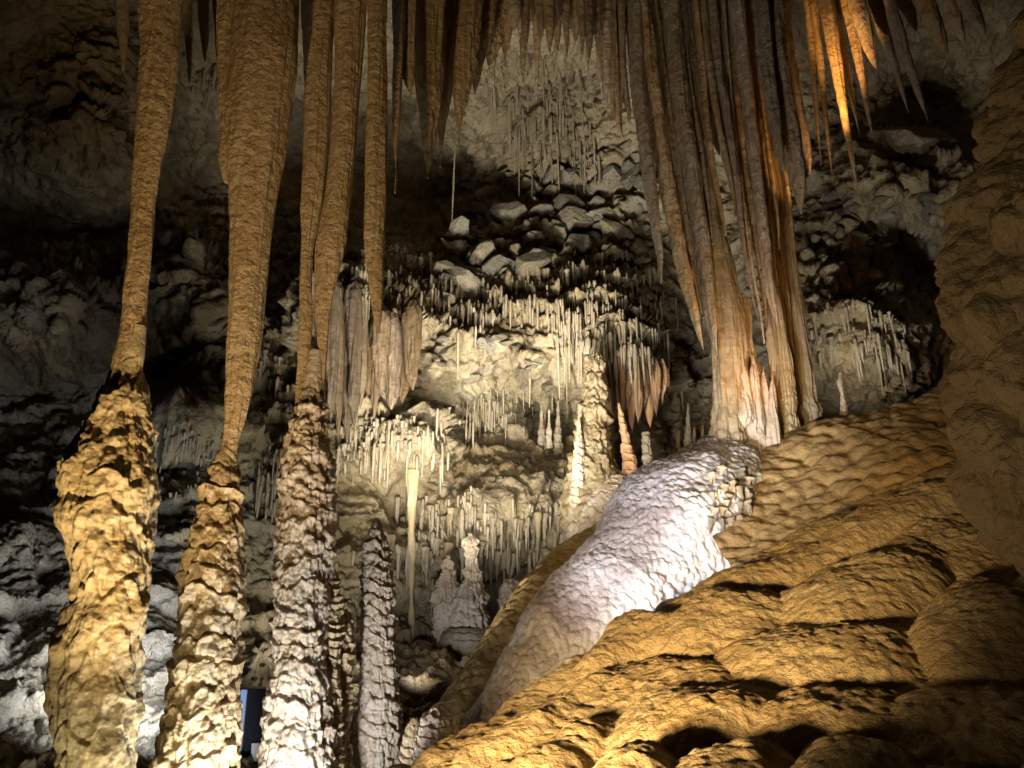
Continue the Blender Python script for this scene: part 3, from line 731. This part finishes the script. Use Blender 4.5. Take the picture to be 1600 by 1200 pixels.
# ------------------------------------------------------------------ back of the cave: columns and stalagmites
def far(label, Y, rows, tex, mat, name='stalagmite', cat='stalagmite', down=.25, nv=220, nu=110, group=None, ell=1.0):
    return stalagmite(label, Y, rows, tex, mat, nv, nu, ell, name, cat, group, down=down)
far('ribbed pale column with a rusty flank in the hollow behind the white mound', 9.2, [(914,944,555),(910,948,600),(905,952,640),(897,956,690),(887,966,730),(880,978,770),(877,992,805),(884,1002,855)], tiers(.22, .07, .10, .1, 301, .02, .03, 1.1), M['drip'], 'cave_column', 'cave column')
far('small pale stalagmite standing against the ribbed column', 8.95, [(902,906,648),(900,909,662),(898,911,690),(894,913,730),(890,916,770)], tiers(.09, .04, .07, 0, 303, .012, .012, .6), M['drip'])
far('rusty orange pillar leaning left on top of the pale apron', 9.0, [(964,970,630),(966,977,655),(970,986,690),(972,994,720),(971,996,752)], tiers(.12, .03, .08, .3, 305, .008, .01, .4), M['red'], 'stalagmite')
far('slim grey column between the leaning pillar and the white mound', 8.8, [(1002,1016,676),(1002,1018,700),(1004,1020,740),(1006,1022,800)], tiers(.12, .03, .06, 0, 307, .01, .01, .5), M['drip'], 'cave_column', 'cave column')
far('pale apron of draped flowstone at the foot of the ribbed column', 9.1, [(930,990,748),(905,1008,775),(890,1012,810),(888,1005,845),(900,990,870)], tiers(.22, .09, .10, .3, 309, .02, .02, .6), M['pink'], 'flowstone_apron', 'flowstone', nu=180)
for i in range(11):
    x = 940 + i * 9.5; ty = [640, 628, 650, 668, 640, 676, 662, 640, 668, 650, 632][i]
    stalactite('rusty drapery in the hollow over the leaning pillar', 9.75 + .1 * (i % 3), [(x - 2, x + 2, 560), (x - 8, x + 8, 580), (x - 8, x + 8, 605), (x - 5, x + 5, ty - 20), (x - 1, x + 1, ty)], M['red'], 311 + i,
        tex=sugar(.02, .06, 311 + i, 8), nv=90, nu=40, name='drapery', cat='drapery', group='rusty draperies over the leaning pillar')
far('white stalagmite tower with drip skirts on a low pedestal', 9.0, [(732,738,834),(726,745,842),(723,747,860),(725,745,880),(720,750,905),(714,757,930),(708,763,955),(704,768,980),(698,776,995)], lambda V, th, s, r: skirts(.33, .045, 15, 313)(V, th, s, r) + tiers(.15, .035, .08, 0, 314, .014, .024, 1.0)(V, th, s, r), M['pink'], down=.1, nu=170, nv=260)
far('rounded layered pedestal under the white stalagmite tower', 8.95, [(700,772,982),(690,784,992),(687,788,1006),(692,786,1020),(700,780,1030)], tiers(.08, .035, .12, 0, 315, .01, .012, .4), M['drip'], 'flowstone_pedestal', 'flowstone', nu=150, nv=140)
far('drip skirted white stalagmite left of the white tower', 9.2, [(692,704,868),(686,712,895),(678,720,930),(676,724,960),(680,722,990)], lambda V, th, s, r: skirts(.40, .035, 13, 317)(V, th, s, r) + tiers(.15, .035, .08, 0, 318, .014, .024, 1.0)(V, th, s, r), M['pink'], nu=150)
far('rounded brown stalagmite boss right of the white tower', 9.3, [(790,806,905),(780,815,925),(776,822,955),(778,826,990)], tiers(.18, .06, .08, 0, 319, .012, .014, .7), M['pink'], nu=120)
far('tiny knobbly stalagmite standing at the top of the brown slope', 7.3, [(1310,1316,582),(1308,1318,600),(1312,1320,615),(1313,1324,635),(1312,1326,660)], tiers(.08, .03, .06, 0, 321, .012, .01, .5), M['drip'], nu=60, nv=120)
for i, (px, py, wd, h) in enumerate([(846, 632, 8, 34), (858, 640, 6, 26), (872, 626, 9, 44), (1060, 672, 9, 26), (1085, 668, 8, 28), (1098, 664, 8, 30), (1075, 630, 9, 40)]):
    far('little pale stalagmite standing in the shadowed hollow at the back', 10.6, [(px - 2, px + 2, py), (px - wd * .35, px + wd * .35, py + h * .3), (px - wd / 2, px + wd / 2, py + h), (px - wd * .7, px + wd * .7, py + h * 1.3)],
        tiers(.10, .03, .06, 0, 330 + i, .012, .01, .5), M['drip'], nu=40, nv=70, group='little stalagmites at the back')
stalactite('thin knotted stalactite needle hanging free beside the tall tapering stalagmite', 9.2,
    [(634,654,735),(636,652,770),(637,650,800),(638,648,830),(637,650,855),(640,648,880),(638,648,905),(640,646,930),(637,648,960),(638,647,985),(639,644,1010),(640,642,1032)], M['drip'], 341, tex=sugar(.012, .02, 341), nv=260, nu=48)
# brown drapery clump left of centre
G6 = 'brown draperies in the clump left of centre'
for i, (x, y0, ty, wd) in enumerate([(517, 470, 660, 22), (528, 480, 690, 20), (541, 470, 700, 22), (553, 480, 668, 20), (563, 490, 640, 18), (574, 500, 622, 16), (596, 520, 615, 26), (612, 525, 640, 26), (628, 520, 630, 22), (645, 510, 610, 24), (510, 500, 630, 14), (585, 540, 655, 14)]):
    Y = 8.7 + .12 * (i % 3)
    stalactite('brown fluted drapery in the clump behind the sharp pointed stalactite', Y, [(x - 2, x + 2, y0 - 50), (x - wd * .5, x + wd * .5, y0 - 30), (x - wd * .62, x + wd * .62, y0 + 20), (x - wd * .5, x + wd * .5, y0 + (ty - y0) * .5), (x - wd * .3, x + wd * .3, y0 + (ty - y0) * .85), (x - 2, x + 2, ty)],
        M['umber'], 350 + i, tex=sugar(.012, .06, 350 + i, 8), ell=1.2, nv=140, nu=56, group=G6, name='drapery', cat='drapery')

# ------------------------------------------------------------------ small stalactites and straws: prototypes, then copies
random.seed(11)
def proto(k, straw=False):
    n = 34; t = np.linspace(0, 1, n)
    if straw: r = .62 * (1 - .2 * np.sin(t * 9 + k) * t) * (1 - .5 * t ** 6)
    else: r = .95 * (1 - t) ** (1.0 + .35 * math.sin(k * 1.9)) * (1 + .16 * np.sin(t * (11 + k) + k)) + .35 * np.exp(-(t / .12) ** 2) + .05
    r[-1] *= .4; r[0] *= .25; r[1] *= .7
    th = np.linspace(0, 2 * math.pi, 14, endpoint=False)
    V = np.c_[0 * t, 0 * t, -t][:, None] + np.maximum(r, .03)[:, None, None] * np.stack([np.cos(th), np.sin(th) * (1 if straw else .8 + .4 * math.sin(k)), 0 * th], -1)[None]
    nz = fbm(V * [1.6, 1.6, 4] + k * 7, 3, 400 + k)[..., None] * [1, 1, 0]
    V = V + .55 * nz * (V * [1, 1, 0])
    if not straw: V = V + .5 * math.sin(k * 2.3) * np.stack([t ** 1.6, .6 * t ** 2, 0 * t], -1)[:, None]
    return grid_mesh('stalactite', V, True, cap0=True, cap1=True)
PROT = [proto(k) for k in range(10)]; STRAW = [proto(k, True) for k in range(3)]
for me in PROT + STRAW: me.materials.append(M['drip'])
PROT_R = [me.copy() for me in PROT[:5]]
for me in PROT_R: me.materials[0] = M['curtain']
def hang(px, py, lpx, wpxl, group, label, mesh=None, lift=.04, Y=None, cat='stalactite', name='stalactite'):
    p = on_wall(px, py) if Y is None else P(px, py, Y)
    d = depth(py, p[1]) / F
    vdir = p - [0, 0, CZ]; vdir /= np.linalg.norm(vdir)
    o = bpy.data.objects.new(name, mesh or random.choice(PROT)); C.objects.link(o)
    o.location = p - vdir * .02 + [0, 0, lift]
    o.scale = (wpxl / 2 * d, wpxl / 2 * d * random.uniform(.8, 1.3), lpx * d + lift)
    o.rotation_euler = (random.uniform(-.04, .04), random.uniform(-.04, .04), random.uniform(0, 6.28))
    return tag(o, label, cat, group)
def fringe(line, n, lmin, lmax, wmin, wmax, group, label, jy=8, meshes=None):
    for i in range(n):
        t = (i + random.uniform(.1, .9)) / n * (len(line) - 1); k = min(int(t), len(line) - 2); u = t - k
        x = line[k][0] * (1 - u) + line[k + 1][0] * u; y = line[k][1] * (1 - u) + line[k + 1][1] * u + random.uniform(-jy, jy)
        q = random.choice([.35, .5, .7, .9, 1, 1.3]); L = random.uniform(lmin, lmax) * q
        hang(x, y, L, random.uniform(wmin * .7, wmax) * (.55 + .45 * q), group, label, random.choice(meshes) if meshes else None)
fringe([(640, 792), (720, 806), (800, 812), (895, 800)], 26, 40, 75, 9, 15, 'dripping fringe under the brown shelf', 'tapering stalactite in the fringe under the brown shelf above the white tower', 10)
fringe([(660, 850), (760, 862), (880, 850)], 18, 40, 80, 10, 16, 'second row under the brown shelf', 'stalactite in the lower row under the brown shelf', 14)
fringe([(560, 665), (600, 655), (650, 655), (690, 668)], 18, 24, 55, 7, 11, 'fringe of the pale overhang left of centre', 'short stalactite along the lip of the pale overhang left of centre', 6)
fringe([(535, 690), (580, 700), (640, 690)], 12, 25, 50, 6, 10, 'lower fringe of the pale overhang', 'small stalactite under the pale overhang left of centre', 8)
fringe([(560, 395), (640, 390), (700, 430)], 20, 30, 65, 5, 8, 'drips on the ledge under the dark void', 'thin stalactite on the ledge under the dark void', 12)
fringe([(560, 460), (680, 470), (800, 450)], 20, 25, 60, 4, 7, 'drips on the tan wall in the middle', 'small stalactite on the tan wall below the boulders', 22)
fringe([(820, 430), (920, 420), (1010, 440)], 24, 30, 75, 4, 8, 'drips below the boulders', 'thin pale stalactite on the wall below the boulder heap', 20)
fringe([(890, 520), (950, 505), (1000, 520)], 18, 40, 85, 6, 10, 'grey drips over the rusty drapery', 'grey stalactite hanging above the rusty drapery', 14)
fringe([(700, 640), (770, 635), (840, 640)], 14, 20, 60, 4, 7, 'drips in the grey hollow', 'little stalactite in the grey green hollow', 14)
fringe([(790, 210), (860, 200), (930, 190)], 20, 40, 90, 3, 5, 'straws under the ceiling niche', 'hair thin straw stalactite hanging in the ceiling niche', 25, STRAW)
fringe([(1260, 500), (1320, 520), (1400, 500)], 12, 25, 55, 6, 10, 'drips on the grey green wall at the right', 'stalactite on the grey green wall right of the curtain', 25)
fringe([(230, 700), (270, 690), (330, 690)], 8, 20, 40, 6, 9, 'drips of the ledge between the columns', 'small stalactite on the ledge between the first two columns', 6)
fringe([(400, 560), (440, 545)], 6, 25, 50, 5, 8, 'drips between the second and third columns', 'small stalactite between the second and third columns', 20)
PROT_W = [me.copy() for me in PROT[:6]]
for me in PROT_W: me.materials[0] = M['drip']
for r_ in range(5):
    for i in range(7):
        px = 1108 + 10 * i + 4 * r_ + random.uniform(-5, 5); py = 728 + 26 * r_ + 5 * abs(i - 3) + random.uniform(-5, 5)
        d2 = (MOUND_X - px) ** 2 + (MOUND_Y - py) ** 2
        cand = np.where(d2 < 36, MOUND_V[..., 1], 99); j = np.unravel_index(np.argmin(cand), cand.shape)
        if cand[j] > 50: continue
        p = MOUND_V[j]; m_ = m_per_px(py, p[1])
        o = bpy.data.objects.new('stalactite', random.choice(PROT_W)); C.objects.link(o)
        o.location = p + [0, -.03, .04]; q = random.uniform(14, 26) * m_ + .05
        o.scale = (random.uniform(5, 8) * m_, random.uniform(5, 8) * m_, q); o.rotation_euler = (-.25, random.uniform(-.1, .1), random.uniform(0, 6.28))
        tag(o, 'stubby white drip tooth on the right shoulder of the white mound', 'stalactite', 'drip teeth on the white mound')
for (px, y0, y1, Y, wd, lab) in [(450, 120, 417, 7.5, 5, 'long straw stalactite hanging between the second and third columns'), (711, 225, 372, 8.5, 4, 'long straw stalactite hanging before the dark void'),
    (717, 628, 732, None, 5, 'pale straw hanging in the grey green hollow, the longer one'), (797, 640, 722, None, 4, 'fine straw near the right end of the grey green hollow'),
    (873, 410, 520, None, 5, 'bright straw hanging from the tan wall'), (884, 540, 662, None, 7, 'bright slender stalactite hanging beside the ribbed column')]:
    hang(px, y0, y1 - y0, wd, None, lab, STRAW[0] if wd < 6 else PROT[1], Y=Y)

def fine_mass(regions, label):
    vs, fs = [], []; r = random.Random(77)
    for (x0, x1, y0, y1, n, l0, l1, w0, w1) in regions:
        # drips gather in clusters along uneven lines
        cl = [(r.uniform(x0, x1), r.uniform(y0, y1), r.uniform(8, 34)) for _ in range(max(3, n // 7))]
        for _ in range(n):
            cx, cy, sp = r.choice(cl); px = cx + r.gauss(0, sp); py = cy + r.gauss(0, 11)
            p = on_wall(px, py); d = depth(py, p[1]) / F
            v = p - [0, 0, CZ]; v /= np.linalg.norm(v); p = p - v * r.uniform(0, .06) + [0, 0, .03]
            L = r.uniform(l0, l1) * r.choice([.25, .35, .5, .7, 1, 1.4]) * d; w_ = r.uniform(w0, w1) / 2 * d
            k0 = len(vs); dx, dy = r.uniform(-.03, .03) * L, r.uniform(-.03, .03) * L
            for t, q in ((0, .5), (.12, 1), (.55, .72), (.88, .4), (1, .08)):
                for a in range(6):
                    th = a * math.pi / 3
                    vs.append((p[0] + dx * t + w_ * q * math.cos(th), p[1] + dy * t + w_ * q * math.sin(th), p[2] - L * t))
            for j in range(4):
                for a in range(6):
                    b_ = (a + 1) % 6; fs.append((k0 + j * 6 + a, k0 + j * 6 + b_, k0 + (j + 1) * 6 + b_, k0 + (j + 1) * 6 + a))
            fs.append(tuple(k0 + 24 + a for a in range(6)))
    me = bpy.data.meshes.new('straw_stalactites'); me.from_pydata(vs, [], fs)
    me.polygons.foreach_set('use_smooth', [True] * len(fs)); me.update()
    o = link('straw_stalactites', me, M['drip']); tag(o, label, 'straw stalactites'); o['kind'] = 'stuff'
fine_mass([(545, 720, 385, 470, 150, 25, 70, 2.5, 6), (700, 880, 430, 500, 150, 25, 70, 2.5, 6), (860, 1040, 400, 500, 190, 30, 90, 2.5, 6), (890, 1010, 500, 560, 90, 40, 90, 3, 8),
           (720, 850, 620, 660, 60, 20, 60, 2.5, 5), (540, 690, 650, 720, 110, 15, 50, 3, 7), (620, 900, 780, 830, 110, 25, 60, 4, 9), (620, 900, 840, 900, 90, 25, 60, 4, 9),
           (760, 950, 90, 250, 110, 25, 90, 2.5, 5), (1240, 1420, 470, 560, 80, 20, 50, 3, 7), (400, 450, 540, 800, 80, 15, 45, 3, 7), (230, 340, 660, 760, 70, 12, 35, 3, 7), (270, 350, 100, 140, 20, 20, 50, 4, 9),
           (880, 1000, 830, 900, 60, 20, 50, 4, 8)],
          'countless fine straws and little drips covering the rear wall of the cave')

# ------------------------------------------------------------------ boulders
def boulder_mesh(seed, n=48):
    r = np.random.RandomState(seed)
    th = np.linspace(0, 2 * math.pi, n * 2, endpoint=False); ph = np.linspace(.02, math.pi - .02, n)
    d = np.stack([np.sin(ph)[:, None] * np.cos(th)[None], np.sin(ph)[:, None] * np.sin(th)[None], np.cos(ph)[:, None] + 0 * th[None]], -1)
    rad = np.full(d.shape[:2], 1.4)
    for k in range(13):
        nn = r.normal(size=3); nn /= np.linalg.norm(nn); h = r.uniform(.6, .95)
        rad = np.minimum(rad, h / np.maximum(d @ nn, .05))
    V = d * rad[..., None]
    V = V * (1 + .05 * fbm(V * 1.5 + seed, 3, seed) + .03 * fbm(V * 5 + seed, 3, seed + 3))[..., None]
    return grid_mesh('boulder', V, True, cap0=True, cap1=True)
BM = [boulder_mesh(500 + k) for k in range(9)]
for me in BM: me.materials.append(M['boulder'])
def boulder(px, py, wpxl, group, label, asp=.7, mesh=None, Y=None):
    p = on_wall(px, py) if Y is None else P(px, py, Y)
    d = depth(py, p[1]) / F; s = wpxl / 2 * d
    o = bpy.data.objects.new('boulder', mesh or random.choice(BM)); C.objects.link(o)
    vv = p - np.array([0, 0, CZ]); vv /= np.linalg.norm(vv); p = p + vv * s * .45
    o.location = p; o.scale = (s, s * random.uniform(.7, 1), s * asp); o.rotation_euler = (random.uniform(-.5, .5), random.uniform(-.5, .5), random.uniform(0, 6.28))
    return tag(o, label, 'boulder', group)
boulder(1432, 240, 128, None, 'large pale grey boulder resting on the rubble ledge at the upper right', .66, BM[2])
boulder(1470, 272, 56, None, 'smaller pale slab leaning on the large boulder at the upper right', .5, BM[4])
boulder(935, 278, 66, None, 'rounded grey boulder at the top of the boulder heap', .9, BM[1])
boulder(755, 410, 60, None, 'pale angular block at the left of the boulder heap below the void', .6, BM[3])
boulder(770, 535, 60, None, 'blue grey block lying on the bright slanting ledge', .6, BM[5])
for i in range(84):
    t = random.random(); px = 700 + 310 * t + random.uniform(-20, 20); py = 405 - 130 * t + random.uniform(-55, 75)
    boulder(px, py, random.choice([14, 18, 24, 30, 40, 54]), 'boulders of the heap below the ceiling niche', 'broken grey rock in the boulder heap below the ceiling niche', random.uniform(.45, .8))
for i in range(22):
    boulder(1270 + 240 * random.random(), 318 + random.uniform(-24, 20), random.uniform(14, 36), 'rubble on the upper right ledge', 'small grey rock in the rubble under the large pale boulder', random.uniform(.4, .7))
for i in range(20):
    boulder(680 + 190 * random.random(), 560 + random.uniform(-35, 45), random.uniform(14, 36), 'slabs on the bright ledge', 'flat pale slab on the bright slanting ledge in the middle', random.uniform(.3, .5))

# ------------------------------------------------------------------ dark metal cabinet between the second and third columns
def box_mesh(name, sx, sy, sz, bev, mat):
    import bmesh
    bm = bmesh.new(); bmesh.ops.create_cube(bm, size=1)
    for v in bm.verts: v.co = (v.co.x * sx, v.co.y * sy, (v.co.z + .5) * sz)
    bmesh.ops.bevel(bm, geom=bm.edges[:], offset=bev, segments=2, affect='EDGES', profile=.5)
    me = bpy.data.meshes.new(name); bm.to_mesh(me); bm.free(); me.materials.append(mat)
    return me
MD = mat_plain('dark_blue_painted_metal', (.006, .007, .013), .4); ML = mat_plain('pale_blue_plastic', (.35, .45, .75), .4); MW = mat_plain('white_plastic', (.75, .75, .75), .4)
Yb = 6.0
a = P(374, 1076, Yb); bb = P(428, 1330, Yb); wd = bb[0] - a[0]; hh = a[2] - bb[2]
cab = empty('cabinet', (0, 0, 0)); cab.location = (a[0] + wd / 2, Yb, bb[2]); tag(cab, 'dark blue metal cabinet with a pale edge strip and a white switch between two columns', 'cabinet')
link('body', box_mesh('body', wd, .25, hh, .006, MD), None, cab, (0, .12, 0))
link('edge_strip', box_mesh('edge_strip', wd * .12, .02, hh * .995, .003, ML), None, cab, (-wd * .5 + wd * .12, -.012, 0))
q = P(404, 1190, Yb)
link('switch', box_mesh('switch', wd * .3, .03, hh * .12, .006, MW), None, cab, (q[0] - cab.location.x, -.018, q[2] - bb[2]))
